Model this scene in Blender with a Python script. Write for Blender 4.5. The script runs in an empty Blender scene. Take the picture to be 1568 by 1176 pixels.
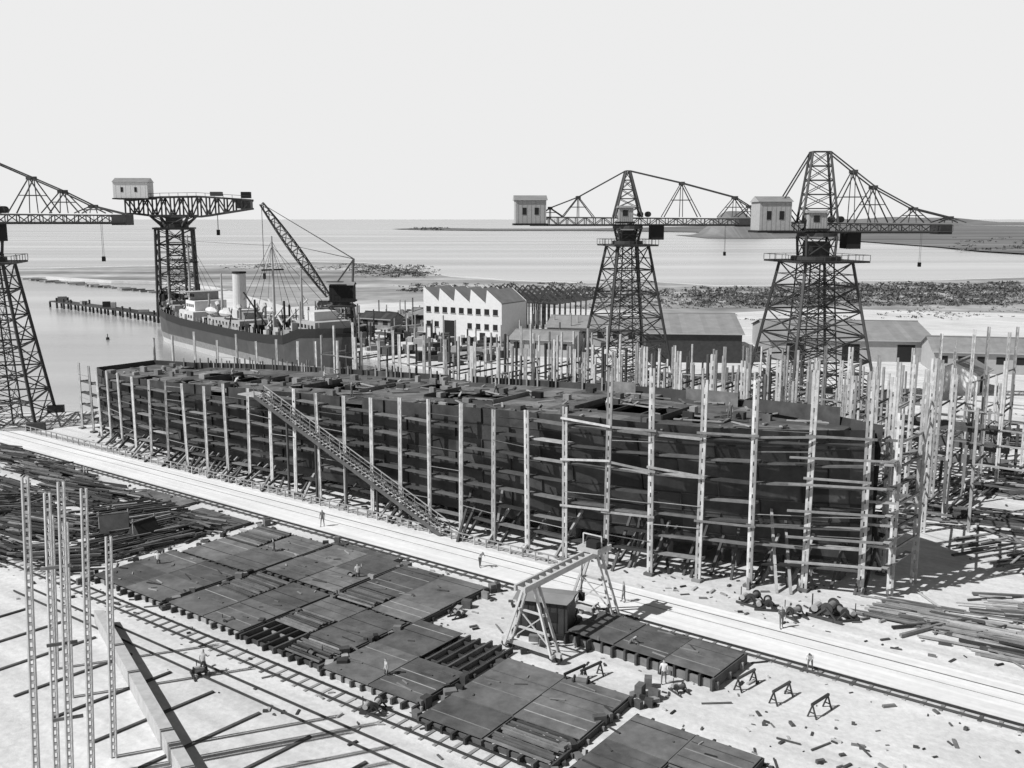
import bpy, math, random
from mathutils import Vector, Matrix
R=random.Random(7)
scene=bpy.context.scene
# ------------------------------------------------------------ camera (on a 30 m high crane walkway)
PITCH=math.atan(253/1500.0); CH=30.0
cam=bpy.data.cameras.new("camera"); co=bpy.data.objects.new("camera",cam); scene.collection.objects.link(co)
co.location=(0,0,CH); co.rotation_euler=(math.pi/2-PITCH,0,0)
cam.sensor_width=36; cam.lens=36*1500/1568.0; cam.clip_end=90000; cam.clip_start=0.5
scene.camera=co
def site(u,v,z=0.0):
    "survey: ground position (metres) of a point sighted from the crane walkway"
    dx=(u-784)/1500; dy=(v-588)/1500; c=math.cos(PITCH); s=math.sin(PITCH)
    t=(CH-z)/(s+dy*c)
    return Vector((dx*t,(c-dy*s)*t,z))
# slipway coordinates: s along the building berth, p across it
O=Vector((-57.5,130,0)); E=Vector((.8,-.6,0)); N=Vector((.6,.8,0))
def W(s,p,z=0): return O+E*s+N*p+Vector((0,0,z))
ANG=math.atan2(-.6,.8)
# ------------------------------------------------------------ world + sun
w=bpy.data.worlds.new("World"); scene.world=w; w.use_nodes=True
nt=w.node_tree; bg=nt.nodes['Background']
sky=nt.nodes.new('ShaderNodeTexSky'); sky.sky_type='NISHITA'; sky.sun_disc=False
SUNDIR=Vector((-.88,-.36,0)).normalized(); EL=math.radians(47)
sky.sun_elevation=EL; sky.sun_rotation=math.atan2(SUNDIR.x,SUNDIR.y)
sky.dust_density=.6
bw=nt.nodes.new('ShaderNodeRGBToBW'); nt.links.new(sky.outputs[0],bw.inputs[0])
# bright coastal haze layer low in the sky
tcw=nt.nodes.new('ShaderNodeTexCoord'); sep=nt.nodes.new('ShaderNodeSeparateXYZ'); nt.links.new(tcw.outputs['Generated'],sep.inputs[0])
hz=nt.nodes.new('ShaderNodeMapRange'); hz.interpolation_type='SMOOTHSTEP'; hz.inputs['From Min'].default_value=.21; hz.inputs['From Max'].default_value=.38; hz.inputs['To Min'].default_value=.98; hz.inputs['To Max'].default_value=0
nt.links.new(sep.outputs['Z'],hz.inputs[0])
mx=nt.nodes.new('ShaderNodeMix'); mx.data_type='FLOAT'; nt.links.new(hz.outputs[0],mx.inputs[0]); nt.links.new(bw.outputs[0],mx.inputs[2]); mx.inputs[3].default_value=16.2
nt.links.new(mx.outputs[0],bg.inputs[0])
bg.inputs[1].default_value=0.053
sl=bpy.data.lights.new("sun",'SUN'); sl.energy=5.0; sl.angle=math.radians(.5); sl.color=(1,1,1)
so=bpy.data.objects.new("sun",sl); scene.collection.objects.link(so)
d=Vector((SUNDIR.x*math.cos(EL),SUNDIR.y*math.cos(EL),math.sin(EL)))
so.rotation_euler=d.to_track_quat('Z','Y').to_euler(); so.location=(0,0,200)
scene.view_settings.view_transform='Standard'; scene.view_settings.look='None'; scene.view_settings.exposure=0
# ------------------------------------------------------------ materials
def mat(name,v,rough=.85,nscale=1.5,namp=.35,tamp=.5,metal=0,big=0,bigscale=.05,bump=0,spec=.3,streak=0,sscale=1.2,sang=ANG,slong=.04):
    m=bpy.data.materials.new(name); m.use_nodes=True; n=m.node_tree.nodes; l=m.node_tree.links
    b=n['Principled BSDF']; b.inputs['Roughness'].default_value=rough; b.inputs['Metallic'].default_value=metal
    b.inputs['Specular IOR Level'].default_value=spec
    tc=n.new('ShaderNodeNewGeometry')
    no=n.new('ShaderNodeTexNoise'); no.inputs['Scale'].default_value=nscale; no.inputs['Detail'].default_value=5; no.inputs['Roughness'].default_value=.65
    l.new(tc.outputs['Position'],no.inputs['Vector'])
    at=n.new('ShaderNodeAttribute'); at.attribute_name='tint'
    def M(op,a,b_):
        x=n.new('ShaderNodeMath'); x.operation=op
        for i,q in enumerate((a,b_)):
            if isinstance(q,(int,float)): x.inputs[i].default_value=q
            else: l.new(q,x.inputs[i])
        return x.outputs[0]
    f=M('MULTIPLY',M('ADD',M('MULTIPLY',M('SUBTRACT',no.outputs['Fac'],.5),4*namp),1),v)
    f=M('MULTIPLY',f,M('ADD',M('MULTIPLY',M('SUBTRACT',at.outputs['Fac'],.5),2*tamp),1))
    if big:
        n2=n.new('ShaderNodeTexNoise'); n2.inputs['Scale'].default_value=bigscale; n2.inputs['Detail'].default_value=6; n2.inputs['Roughness'].default_value=.6
        l.new(tc.outputs['Position'],n2.inputs['Vector'])
        f=M('MULTIPLY',f,M('ADD',M('MULTIPLY',M('SUBTRACT',n2.outputs['Fac'],.5),4*big),1))
    if streak:
        m1=n.new('ShaderNodeMapping'); m1.inputs['Rotation'].default_value=(0,0,-sang); m2=n.new('ShaderNodeMapping'); m2.inputs['Scale'].default_value=(slong,1,1)
        n3=n.new('ShaderNodeTexNoise'); n3.inputs['Scale'].default_value=sscale; n3.inputs['Detail'].default_value=5; n3.inputs['Roughness'].default_value=.6
        l.new(tc.outputs['Position'],m1.inputs[0]); l.new(m1.outputs[0],m2.inputs[0]); l.new(m2.outputs[0],n3.inputs['Vector'])
        f=M('MULTIPLY',f,M('ADD',M('MULTIPLY',M('SUBTRACT',n3.outputs['Fac'],.5),4*streak),1))
    f=M('MINIMUM',M('MAXIMUM',f,.008),.86)
    cb=n.new('ShaderNodeCombineColor')
    for i in range(3): l.new(f,cb.inputs[i])
    l.new(cb.outputs[0],b.inputs['Base Color'])
    if bump:
        bp=n.new('ShaderNodeBump'); bp.inputs['Strength'].default_value=bump; bp.inputs['Distance'].default_value=.1
        l.new(no.outputs['Fac'],bp.inputs['Height']); l.new(bp.outputs[0],b.inputs['Normal'])
    return m
M_ground=mat("pale_sand_ground",.57,nscale=2.2,namp=.16,tamp=0,big=.18,bigscale=.08,bump=.4,streak=.2,sscale=.7)
M_land=mat("salt_flat_sand",.30,nscale=.08,namp=.35,tamp=0,big=.4,bigscale=.014,streak=.6,sscale=.035,sang=0,slong=.12)
M_far=mat("far_shore_flats",.15,nscale=.02,namp=.2,tamp=0,streak=.8,sscale=.012,sang=0,slong=.12)
M_road=mat("rolled_roadway",.68,nscale=1.4,namp=.08,tamp=0,big=.08,bigscale=.12,streak=.16,sscale=1.8,slong=.03)
M_conc=mat("concrete",.42,namp=.2,tamp=.15)
M_hull=mat("red_lead_hull_steel",.045,rough=.55,nscale=.6,namp=.5,tamp=.9,big=.3,bigscale=.25)
M_steel=mat("dark_steel",.045,rough=.6,namp=.3,tamp=.5)
M_plate=mat("weathered_plate",.125,rough=.7,nscale=.8,namp=.42,tamp=.5,big=.3,bigscale=.3)
M_craneD=mat("crane_steel",.055,rough=.6,namp=.2,tamp=.5)
M_post=mat("pale_timber_post",.38,namp=.35,tamp=.5)
M_wood=mat("timber",.22,namp=.3,tamp=.6)
M_woodD=mat("dark_timber",.06,namp=.3,tamp=.6)
M_white=mat("white_paint",.68,namp=.08,tamp=.05)
M_grey=mat("grey_paint",.36,namp=.12,tamp=.15)
M_roof=mat("corrugated_roof",.22,nscale=.6,namp=.2,tamp=.15)
M_black=mat("dark_opening",.02,namp=.1,tamp=.2)
M_scrub=mat("saltbush_foliage",.09,nscale=.4,namp=.4,tamp=.7)
M_skin=mat("skin",.35,namp=.05,tamp=0); M_shirt=mat("work_shirt",.45,namp=.1,tamp=0); M_trous=mat("work_trousers",.08,namp=.1,tamp=0); M_over=mat("overalls",.14,namp=.1,tamp=0)
M_hill=mat("distant_hill",.17,nscale=.01,namp=.25,tamp=.1)
m=bpy.data.materials.new("sea_water"); m.use_nodes=True; n=m.node_tree.nodes; l=m.node_tree.links
b=n['Principled BSDF']; b.inputs['Roughness'].default_value=.22
g=n.new('ShaderNodeNewGeometry'); mp=n.new('ShaderNodeMapping'); mp.inputs['Scale'].default_value=(.35,.9,1)
no=n.new('ShaderNodeTexNoise'); no.inputs['Scale'].default_value=.6; no.inputs['Detail'].default_value=5
mp2=n.new('ShaderNodeMapping'); mp2.inputs['Scale'].default_value=(.12,1,1)
n2=n.new('ShaderNodeTexNoise'); n2.inputs['Scale'].default_value=.012; n2.inputs['Detail'].default_value=6
l.new(g.outputs['Position'],mp.inputs[0]); l.new(mp.outputs[0],no.inputs[0]); l.new(g.outputs['Position'],mp2.inputs[0]); l.new(mp2.outputs[0],n2.inputs[0])
bp=n.new('ShaderNodeBump'); bp.inputs['Strength'].default_value=.3; bp.inputs['Distance'].default_value=.3
l.new(no.outputs['Fac'],bp.inputs['Height']); l.new(bp.outputs[0],b.inputs['Normal'])
mr=n.new('ShaderNodeMapRange'); mr.inputs['From Min'].default_value=.35; mr.inputs['From Max'].default_value=.65; mr.inputs['To Min'].default_value=.22; mr.inputs['To Max'].default_value=.46
l.new(n2.outputs['Fac'],mr.inputs[0]); l.new(mr.outputs[0],b.inputs['Base Color'])
M_water=m
# ------------------------------------------------------------ mesh builder
class MB:
    def __init__(s): s.v=[]; s.f=[]; s.m=[]; s.t=[]
    def quad(s,pts,m=0,t=None):
        i=len(s.v); s.v+= [tuple(p) for p in pts]; s.f.append(tuple(range(i,i+len(pts)))); s.m.append(m); s.t.append(R.random() if t is None else t)
    def hexa(s,P,m=0,t=None):
        i=len(s.v); s.v+=[tuple(p) for p in P]; t=R.random() if t is None else t
        for f in ((0,3,2,1),(4,5,6,7),(0,1,5,4),(1,2,6,5),(2,3,7,6),(3,0,4,7)):
            s.f.append(tuple(i+k for k in f)); s.m.append(m); s.t.append(t)
    def beam(s,p,q,w=.2,h=None,m=0,w2=None):
        p=Vector(p);q=Vector(q); h=w if h is None else h; dd=q-p
        if dd.length<1e-4: return
        dd.normalize(); up=Vector((0,0,1)) if abs(dd.z)<.95 else Vector((E.x,E.y,0))
        a=dd.cross(up).normalized(); b_=a.cross(dd).normalized()
        k=1 if w2 is None else w2/w
        P=[p+a*x*w/2+b_*y*h/2 for x,y in ((-1,-1),(1,-1),(1,1),(-1,1))]+[q+a*x*w*k/2+b_*y*h*k/2 for x,y in ((-1,-1),(1,-1),(1,1),(-1,1))]
        s.hexa(P,m)
    def box(s,c,sx,sy,sz,ang=0,m=0,t=None):
        "c = centre of the underside"
        c=Vector(c); ca,sa=math.cos(ang),math.sin(ang); P=[]
        for z in (0,sz):
            for x,y in ((-1,-1),(1,-1),(1,1),(-1,1)):
                X=x*sx/2;Y=y*sy/2; P.append(c+Vector((X*ca-Y*sa,X*sa+Y*ca,z)))
        s.hexa(P,m,t)
    def prism(s,pts,z0,z1,m=0):
        t=R.random(); s.quad([(p[0],p[1],z1) for p in pts],m,t); k=len(pts)
        for i in range(k):
            a=pts[i];b_=pts[(i+1)%k]; s.quad([(a[0],a[1],z0),(b_[0],b_[1],z0),(b_[0],b_[1],z1),(a[0],a[1],z1)],m,t)
    def tube(s,p,q,r0,r1,n=12,m=0):
        p=Vector(p);q=Vector(q);dd=(q-p).normalized(); up=Vector((0,0,1)) if abs(dd.z)<.9 else Vector((1,0,0))
        a=dd.cross(up).normalized(); b_=a.cross(dd); t=R.random()
        A=[p+(a*math.cos(k*2*math.pi/n)+b_*math.sin(k*2*math.pi/n))*r0 for k in range(n)]
        B=[q+(a*math.cos(k*2*math.pi/n)+b_*math.sin(k*2*math.pi/n))*r1 for k in range(n)]
        for k in range(n): s.quad([A[k],A[(k+1)%n],B[(k+1)%n],B[k]],m,t)
        s.quad(B,m,t); s.quad(A[::-1],m,t)
    def obj(s,name,mats,parent=None):
        me=bpy.data.meshes.new(name); me.from_pydata(s.v,[],s.f)
        for x in mats: me.materials.append(x)
        me.polygons.foreach_set('material_index',s.m)
        a=me.attributes.new('tint','FLOAT','FACE'); a.data.foreach_set('value',s.t)
        me.update(); o=bpy.data.objects.new(name,me); scene.collection.objects.link(o)
        if parent: o.parent=parent
        return o
def empty(name):
    e=bpy.data.objects.new(name,None); scene.collection.objects.link(e); return e
# ------------------------------------------------------------ water and land
mb=MB(); S=45000; mb.quad([(-S,-2000,-1.2),(S,-2000,-1.2),(S,S,-1.2),(-S,S,-1.2)],0,.5); mb.obj("sea",[M_water])
wharf=[(-84,280),(-78,273),(-14,198),(-6,188),(-22,170),(-50,153),(-125,148),(-500,140)]
pts=[(-500,-100),(900,-100),(1500,500)]+[tuple(site(u,v)[:2]) for u,v in ((1900,420),(1568,424),(1450,428),(1300,430),(1200,436),(1100,437),(1000,431),(900,433),(840,430),(780,429),(730,424),(690,423),(650,415),(600,406),(560,402),(470,400),(330,405),(200,407),(70,410),(-400,412),(-400,424),(70,424),(170,430),(250,431),(330,440))]+[(-112,350)]+wharf
mb=MB(); mb.quad([(x,y,0) for x,y in pts],0,.5)
for i in range(len(pts)):
    a=pts[i];c=pts[(i+1)%len(pts)]; mb.quad([(a[0],a[1],-4),(c[0],c[1],-4),(c[0],c[1],0),(a[0],a[1],0)],0,.5)
mb.obj("ground",[M_ground])
mb=MB()
fl=[tuple(site(u,v)[:2]) for u,v in ((440,470),(330,439),(240,430),(170,429),(70,423),(-390,423),(-390,412.5),(70,411),(200,408),(330,406),(470,401),(560,403),(600,407),(650,416),(690,424),(780,430),(900,434),(1000,432),(1100,438),(1200,437),(1300,431),(1450,429),(1568,425),(1750,422),(1800,475),(1568,480),(1400,476),(1250,472),(1100,480),(900,474),(640,462))]
mb.quad([(x,y,.004) for x,y in fl],0,.5); mb.obj("scrub_flat_ground",[M_land])
mb=MB()
sp=[tuple(site(u,v)[:2]) for u,v in ((600,350.5),(650,348.5),(750,350),(900,350),(1000,348),(1100,345),(1250,344),(1400,345),(1568,346),(2300,346),(2300,394),(1568,388),(1500,384),(1440,378),(1300,368),(1150,360),(1060,355),(900,353),(750,353),(650,352))]
mb.quad([(x,y,0) for x,y in sp],0,.5)
mb.obj("far_shore_ground",[M_far])
def ridge(mb,u0,u1,dist,prof,depth=300,m=0):
    n=60; rows=[]
    for j,fy in enumerate((-1,-.5,0,.5,1)):
        row=[]
        for i in range(n+1):
            t=i/n; h=prof(t)*(1-abs(fy))**.7
            x=(u0+(u1-u0)*t-784)/1500*dist*1.01; row.append((x,dist+fy*depth,max(h,0)-.5))
        rows.append(row)
    for j in range(4):
        for i in range(n): mb.quad([rows[j][i],rows[j][i+1],rows[j+1][i+1],rows[j+1][i]],m)
mb=MB(); ridge(mb,1050,1180,1750,lambda t:38*math.exp(-((t-.5)/.24)**4)+6*math.sin(math.pi*t),160)
mb.obj("low_hill",[M_hill])
mb=MB(); ridge(mb,1120,2100,5200,lambda t:(26+12*math.sin(t*9)+7*math.sin(t*23+1)+3*math.sin(t*61))*min(1,t*6),500); mb.obj("distant_hill_range",[M_hill])
def clump(mb,c,r,h,k=8):
    t0=R.uniform(.1,.8)
    for _ in range(k):
        a=R.uniform(0,6.28); rr=r*math.sqrt(R.random()); z=h*R.uniform(.05,1)*(1-.6*(rr/r)**2)
        p=Vector((c[0]+rr*math.cos(a),c[1]+rr*math.sin(a),z)); q=r*R.uniform(.22,.42)
        nx=Vector((R.gauss(0,1),R.gauss(0,1),R.gauss(0,1)+1.0)).normalized(); u=nx.orthogonal().normalized(); v=nx.cross(u)
        mb.quad([p+u*q,p+v*q*.8,p-u*q,p-v*q*.8],0,t0+R.uniform(0,.3))
mb=MB()
def scat(poly,n,rmin,rmax,hk=.5,mb=mb):
    u0,u1,v0,v1=poly
    for _ in range(n):
        cu=R.uniform(u0,u1); cv=R.uniform(v0,v1)
        for _ in range(R.randint(2,9)):
            p=site(cu+R.gauss(0,12),min(v1+1,max(v0,cv+R.gauss(0,1.1)))); r=rmin+(rmax-rmin)*R.random()**2; clump(mb,p,r,r*hk*1.3)
scat((545,650,407,424),110,.4,2.0); scat((340,560,405,412),40,.5,1.4); scat((620,900,434,449),80,.4,1.8)
scat((880,1568,441,456),300,.4,2.1); scat((1060,1568,450,468),330,.4,1.9); scat((1240,1568,434,447),180,.5,2.2); scat((900,1160,455,472),80,.4,1.2)
scat((1100,1568,466,490),60,.3,.9)
scat((1440,1568,364,384),16,2,4,.3); scat((648,668,349.6,351),7,5,9,.6)
mb.obj("saltbush_scrub",[M_scrub])
# ------------------------------------------------------------ road, rails
mb=MB(); mb.quad([W(-25,-7,.004),W(190,-7.2,.004),W(190,-1.9,.004),W(-25,-1.9,.004)],0,.5); mb.obj("road",[M_road])
def track(name,s0,s1,p,gauge=1.4,a=0.0,sl=True):
    mb=MB(); d=(s1-s0)
    for q in (-gauge/2,gauge/2): mb.beam(W(s0,p+q,.14),W(s1,p+q+a,.14),.08,.12,0)
    if sl:
        k=int(d/1.1)
        for i in range(k):
            f=i/k; mb.beam(W(s0+d*f,p+a*f-gauge*.75,.02),W(s0+d*f,p+a*f+gauge*.75,.02),.22,.07,1)
    mb.obj(name,[M_steel,M_wood])
track("rail_track",-20,150,-8.0,.7)
track("rail_track",-5,120,-29.6,1.1)
track("rail_track",46,120,-32.6,1.1,0,False)
mb=MB()
for p in (-3.2,-4.6): mb.beam(W(-22,p,.02),W(170,p,.02),.07,.05,0)
mb.obj("road_crane_rail",[M_wood])
# ------------------------------------------------------------ hull
def dz(s): return 9.0+3.9*min(1,max(0,s)/78)+ (max(0,s-90)/14)*.5
def hb(s):
    if s<20: return 9-2.4*((20-s)/20)**2
    if s<72: return 9
    return max(.2,9*(1-(min(31,(s-72))/31)**2.2))
def hbot(s):
    if s<64: return hb(s)
    return max(.15,9*(1-(min(37,(s-64))/37)**1.5))
def zk(s): return 1.0+max(0,s)*.006
def prof(s,side,zt=None):
    k=zk(s); t=dz(s); B=hb(s); b0=min(hbot(s),B); out=[(0,k),(b0*.8,k+.02),(b0*.95,k+.4),(b0,k+1.5)]
    for f in (.2,.36,.52,.68,.84,1): 
        out.append((b0+(B-b0)*f**1.3,k+1.5+(t-k-1.5)*f))
    return [W(s,10.5+side*y,z) for y,z in out]
SS=[-7,-3.5,0]+[3.2*i for i in range(1,31)]+[98,99.5,100.6,101.2]
mb=MB()
for side in (-1,1):
    for i in range(len(SS)-1):
        A=prof(SS[i],side);B=prof(SS[i+1],side)
        for j in range(len(A)-1):
            if j==len(A)-2 and 6<SS[i]<70 and (i%7==3): continue
            mb.quad([A[j],B[j],B[j+1],A[j+1]],0, .5+R.choice((-.35,-.15,0,.1,.2,.45))*R.random())
A=prof(-7,-1);B=prof(-7,1)
mb.quad(A+B[::-1][:-1],0,.4)
for j in range(3,9):
    for i in range(len(SS)-2):
        A=prof(SS[i],-1)[j];B=prof(SS[i+1],-1)[j]; off=N*-.03
        mb.beam(A+off,B+off,.05,.09,0)
for i in range(1,len(SS)-2):
    A=prof(SS[i],-1)
    for j in range(3,9):
        if (i+j)%2: mb.beam(A[j]-N*.03,A[j+1]-N*.03,.3,.05,0)
DS=[s for s in SS if s<101]
for i in range(len(DS)-1):
    a,c=DS[i],DS[i+1]
    for k in range(6):
        if 12<a<82 and k in (2,3) and (i%6) in (1,2,3): continue
        if R.random()<.10: continue
        f0=-1+k/3;f1=-1+(k+1)/3; tt=R.random()
        mb.quad([W(a,10.5+f0*hb(a),dz(a)-.7),W(c,10.5+f0*hb(c),dz(c)-.7),W(c,10.5+f1*hb(c),dz(c)-.7),W(a,10.5+f1*hb(a),dz(a)-.7)],1,tt)
    mb.beam(W(a,10.5-hb(a)+.1,dz(a)-.9),W(a,10.5+hb(a)-.1,dz(a)-.9),.15,.3,0)
for i in range(150):
    s=-3+i*.5
    if R.random()<.5: mb.beam(W(s,10.5+hb(s)-.2,dz(s)-.8),W(s,10.5+hb(s)-.2,dz(s)+R.uniform(.1,1.0)),.1,.18,R.choice((0,2)))
for s0 in (12.8,32,51.2,70.4):
    for p in (7.4,13.6): mb.beam(W(s0+3.3,p,dz(s0)-.6),W(s0+12.7,p,dz(s0+9)-.5),.12,.5,1)
    for s in (s0+3.3,s0+12.7): mb.beam(W(s,7.4,dz(s)-.5),W(s,13.6,dz(s)-.5),.12,.5,1)
for _ in range(320):
    s=R.uniform(-5,95); p=10.5+R.uniform(-.85,.85)*hb(s); L=R.uniform(.6,5)
    if R.random()<.82: mb.beam(W(s,p,dz(s)-.6),W(s+L*R.uniform(-.4,1),p+R.uniform(-2,2)*hb(s)/9,dz(s)-.5),.2,.1,R.choice((2,2,1)))
    else: mb.box(W(s,p,dz(s)-.7),R.uniform(.4,1.2),R.uniform(.3,.9),R.uniform(.3,.8),ANG,R.choice((0,2,1)))
for (s0,s1,h0,h1) in ((71,74,.5,.5),(80,86,.4,.7),(88,97,.4,.9)):
    mb.quad([W(s0,10.5+hb(s0)*.9,dz(s0)-.7),W(s1,10.5+hb(s1)*.9,dz(s1)-.7),W(s1,10.5+hb(s1)*.9,dz(s1)+h1),W(s0,10.5+hb(s0)*.9,dz(s0)+h0)],1)
mb.obj("ship_hull_under_construction",[M_hull,M_plate,M_wood])
mb=MB()
for i in range(35):
    s=-5+i*3.05; mb.box(W(s,10.5,0),.6,1.4,zk(s)-.02,ANG,0)
    if s<96:
        for side in (-1,1):
            b=hbot(s)
            if b>1.5: mb.box(W(s+.8,10.5+side*b*.6,0),.5,.9,zk(s)-.02,ANG,0)
for i in range(70):
    s=R.uniform(-5,102); b=hbot(min(s,100)); z=zk(s)+R.uniform(1.2,3.2)
    if s<60: z=zk(s)+1
    mb.beam(W(s+R.uniform(-1,1),10.5-b-R.uniform(2,3.5),0),W(s,10.5-b-.05,z),.22,.22,R.choice((0,1,1)))
for i in range(26):
    s=R.uniform(82,103); b=hbot(min(s,100)); side=R.choice((-1,1))
    mb.beam(W(s+R.uniform(-1,2),10.5+side*(b+R.uniform(2.5,4.5)),0),W(s-.5,10.5+side*(b+.1),R.uniform(3,6.5)),.22,.22,R.choice((0,1)))
mb.obj("keel_blocks_and_shores",[M_wood,M_woodD])
# ------------------------------------------------------------ staging
def post(mb,base,h,w=.42,m=0,rung=.75,th=.13,ang=ANG,lean=0,fill=.42,off=(0,0)):
    ex=Vector((math.cos(ang),math.sin(ang),0)); top=Vector(base)+Vector((lean*R.uniform(-1,1)+off[0],lean*R.uniform(-1,1)+off[1],h)); base=Vector(base)
    mb.beam(base-ex*w/2,top-ex*w/2,th,th*1.7,m); mb.beam(base+ex*w/2,top+ex*w/2,th,th*1.7,m)
    k=int(h/rung)
    for i in range(1,k):
        a=base+(top-base)*(i/k); mb.beam(a-ex*w/2,a+ex*w/2,.1,rung*fill,m)
def plain(mb,base,h,w=.22,m=0):
    mb.beam(base,Vector(base)+Vector((R.uniform(-.12,.12),R.uniform(-.1,.1),h)),w,w,m)
mb=MB()
PS=[-9.3+3.95*k for k in range(29)]
def pn(s): return 10.5-hb(max(s,-7) if s<101 else 101)-1.5
def pf(s): return 10.5+hb(max(s,-7) if s<101 else 101)+1.7
for side,pp in ((-1,pn),(1,pf)):
    for k,s in enumerate(PS):
        if side<0: top=dz(s)+.4+R.uniform(-.3,.4) if s<76 else dz(s)+ (1.0 if s<79 else 4.6+R.uniform(-.6,1.6))
        else: top=dz(s)+3.8+R.uniform(-.8,.8)
        post(mb,W(s,pp(s)),top,.26 if s<70 else .32,0,lean=.2,th=.12,rung=.9,fill=.6)
        mb.box(W(s,pp(s),0),.8,.8,.22,ANG,1)
        z=1.9; lv=0
        while z<dz(s)-.3:
            if not(side>0 and z<5): mb.beam(W(s,pp(s)-side*.05,z-.12),W(s,pp(s)-side*1.45,z-.12),.1,.16,2)
            if k<len(PS)-1 and R.random()<.94:
                s2=PS[k+1]; z2=z+R.uniform(-.1,.12)+.05; zz=z+R.uniform(-.12,.15)
                q=-side; wd=R.uniform(.45,.75)
                a=W(s-.3,pp(s)+q*.25,zz);b=W(s2+.2,pp(s2)+q*.25,z2)
                a2=W(s-.3,pp(s)+q*(.25+wd),zz);b2=W(s2+.2,pp(s2)+q*(.25+wd),z2)
                dn=Vector((0,0,-.16))
                mb.hexa([a+dn,b+dn,b2+dn,a2+dn,a,b,b2,a2],R.choice((1,2,2,3,3,3)))
                if R.random()<.3: mb.beam(W(s,pp(s)+side*.05,zz+1),W(s2,pp(s2)+side*.05,z2+1),.05,.05,1)
            z+=1.72; lv+=1
for (u,v,h) in ((1362,912,15.0),(1398,893,17.0),(1412,815,17.0),(1330,800,14.5),(1425,770,15.5),(1290,760,16.5),(1445,800,15),(1385,770,16)):
    post(mb,site(u,v),h,.34,0,lean=.2,th=.12,fill=.6)
for z in (3.8,5.6,7.5,10.6,12.6):
    mb.beam(W(101,8.8,z),site(1362,912,0)+Vector((0,0,z+.2)),.12,.2,1); mb.beam(site(1362,912)+Vector((0,0,z)),site(1398,893)+Vector((0,0,z+.3)),.12,.2,1)
    mb.beam(site(1398,893)+Vector((0,0,z)),site(1412,815)+Vector((0,0,z+.3)),.12,.2,1)
for z in (2.5,4.6,6.8,9,11.2):
    mb.beam(W(96,pn(96)-.3,z),W(103,pn(103)-.6,z+.2),.4,.1,1)
    mb.beam(W(103,8,z),W(103.5,13,z+.1),.5,.1,1)
for k in range(22,28):   # long ties outside the posts near the bow
    for z in (5.2,9.4,12.8):
        if R.random()<.75: mb.beam(W(PS[k]-.4,pn(PS[k])-.22,z+R.uniform(-.3,.3)),W(PS[k+1]+.4,pn(PS[k+1])-.22,z+R.uniform(-.3,.3)),.1,.18,R.choice((0,1)))
mb.obj("building_berth_staging",[M_post,M_wood,M_woodD,mat("weathered_plank",.11,namp=.3,tamp=.5)])
mb=MB(); T=W(37.5,-.9,10.7); Bt=W(64.5,-.9,.1); 
dn=(Bt-T)
for q in (-.65,.65): 
    mb.beam(T+N*q,Bt+N*q,.12,.4,0)
    mb.beam(T+N*q+Vector((0,0,1.05)),Bt+N*q+Vector((0,0,1.05)),.07,.09,2); mb.beam(T+N*q+Vector((0,0,.6)),Bt+N*q+Vector((0,0,.6)),.04,.06,2)
    for i in range(19): a=T+dn*(i/18)+N*q; mb.beam(a,a+Vector((0,0,1.1)),.07,.07,2)
for i in range(52): a=T+dn*((i+.5)/52)+Vector((0,0,.2)); mb.beam(a-N*.6,a+N*.6,.28,.05,1)
for i in range(1,6):
    a=T+dn*(i/6); mb.beam(Vector((a.x,a.y,0)),a,.2,.2,0)
mb.box(W(36,-.2,10.5),3.4,2.2,.12,ANG,1)
mb.obj("gangway_stair",[M_woodD,M_post,M_wood])
mb=MB()
for i in range(66):
    s=-14+i*1.4; mb.beam(W(s,-1.5,0),W(s,-1.5,.8),.1,.1,0)
mb.beam(W(-14,-1.5,.8),W(78,-1.5,.8),.08,.1,0); mb.beam(W(-14,-1.5,.4),W(78,-1.5,.4),.06,.08,0)
mb.obj("timber_guard_rail",[M_post])
def berth(name,s0,s1,p,h0,h1,step=4,led=True,dp=5):
    mb=MB(); k=int((s1-s0)/step); prev=None
    for i in range(k):
        s=s0+i*step+R.uniform(-.8,.8); h=R.uniform(h0,h1); base=W(s,p+R.uniform(-.4,.4)); 
        (post(mb,base,h,.24,R.choice((0,0,1)),rung=1.0,th=.11,fill=.5) if R.random()<.4 else plain(mb,base,h,.26,R.choice((0,0,1,2))))
        b2=W(s,p+dp); 
        if R.random()<.8: plain(mb,b2,h*R.uniform(.7,1),.22,R.choice((0,0,1,2)))
        if led:
            for z in (h0*.25,h0*.45,h0*.62,h0*.8):
                if R.random()<.7: mb.beam(base+Vector((0,0,z)),b2+Vector((0,0,z)),.12,.2,R.choice((1,2)))
                if prev is not None and R.random()<.5: mb.beam(prev+Vector((0,0,z)),base+Vector((0,0,z)),.4,.12,R.choice((1,1,2)))
        prev=base
    mb.obj(name,[M_post,M_wood,M_woodD])
berth("staging_posts",14,96,30,12.5,15.2,3.0)
berth("staging_posts",30,100,40,12,15.5,2.5)
berth("staging_posts",36,120,50,10.5,14.5,2.6)
berth("staging_posts",50,130,61,9,13.5,3.0)
berth("staging_posts",62,130,73,7,11,4.0)
berth("staging_posts",104,150,30,11,15,5)
mb=MB()
for i in range(34):
    s=26+i*2.3
    for side in (-1,1):
        pr=W(s,35.5,1); 
        for y,z in ((3.5,1.1),(4.0,2.2),(4.2,R.choice((4.5,6.5,7,8)))):
            q=W(s,35.5+side*y,z); mb.beam(pr,q,.16,.3,0); pr=q
    for side in (-1,1):
        pr=W(s+12,56,1)
        for y,z in ((3.5,1.1),(4.0,2.2),(4.2,R.choice((4.5,6.5,7)))):
            q=W(s+12,56+side*y,z); mb.beam(pr,q,.16,.3,R.choice((0,1))); pr=q
mb.beam(W(28,35.5,1),W(98,35.5,1),.6,.5,0)
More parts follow.
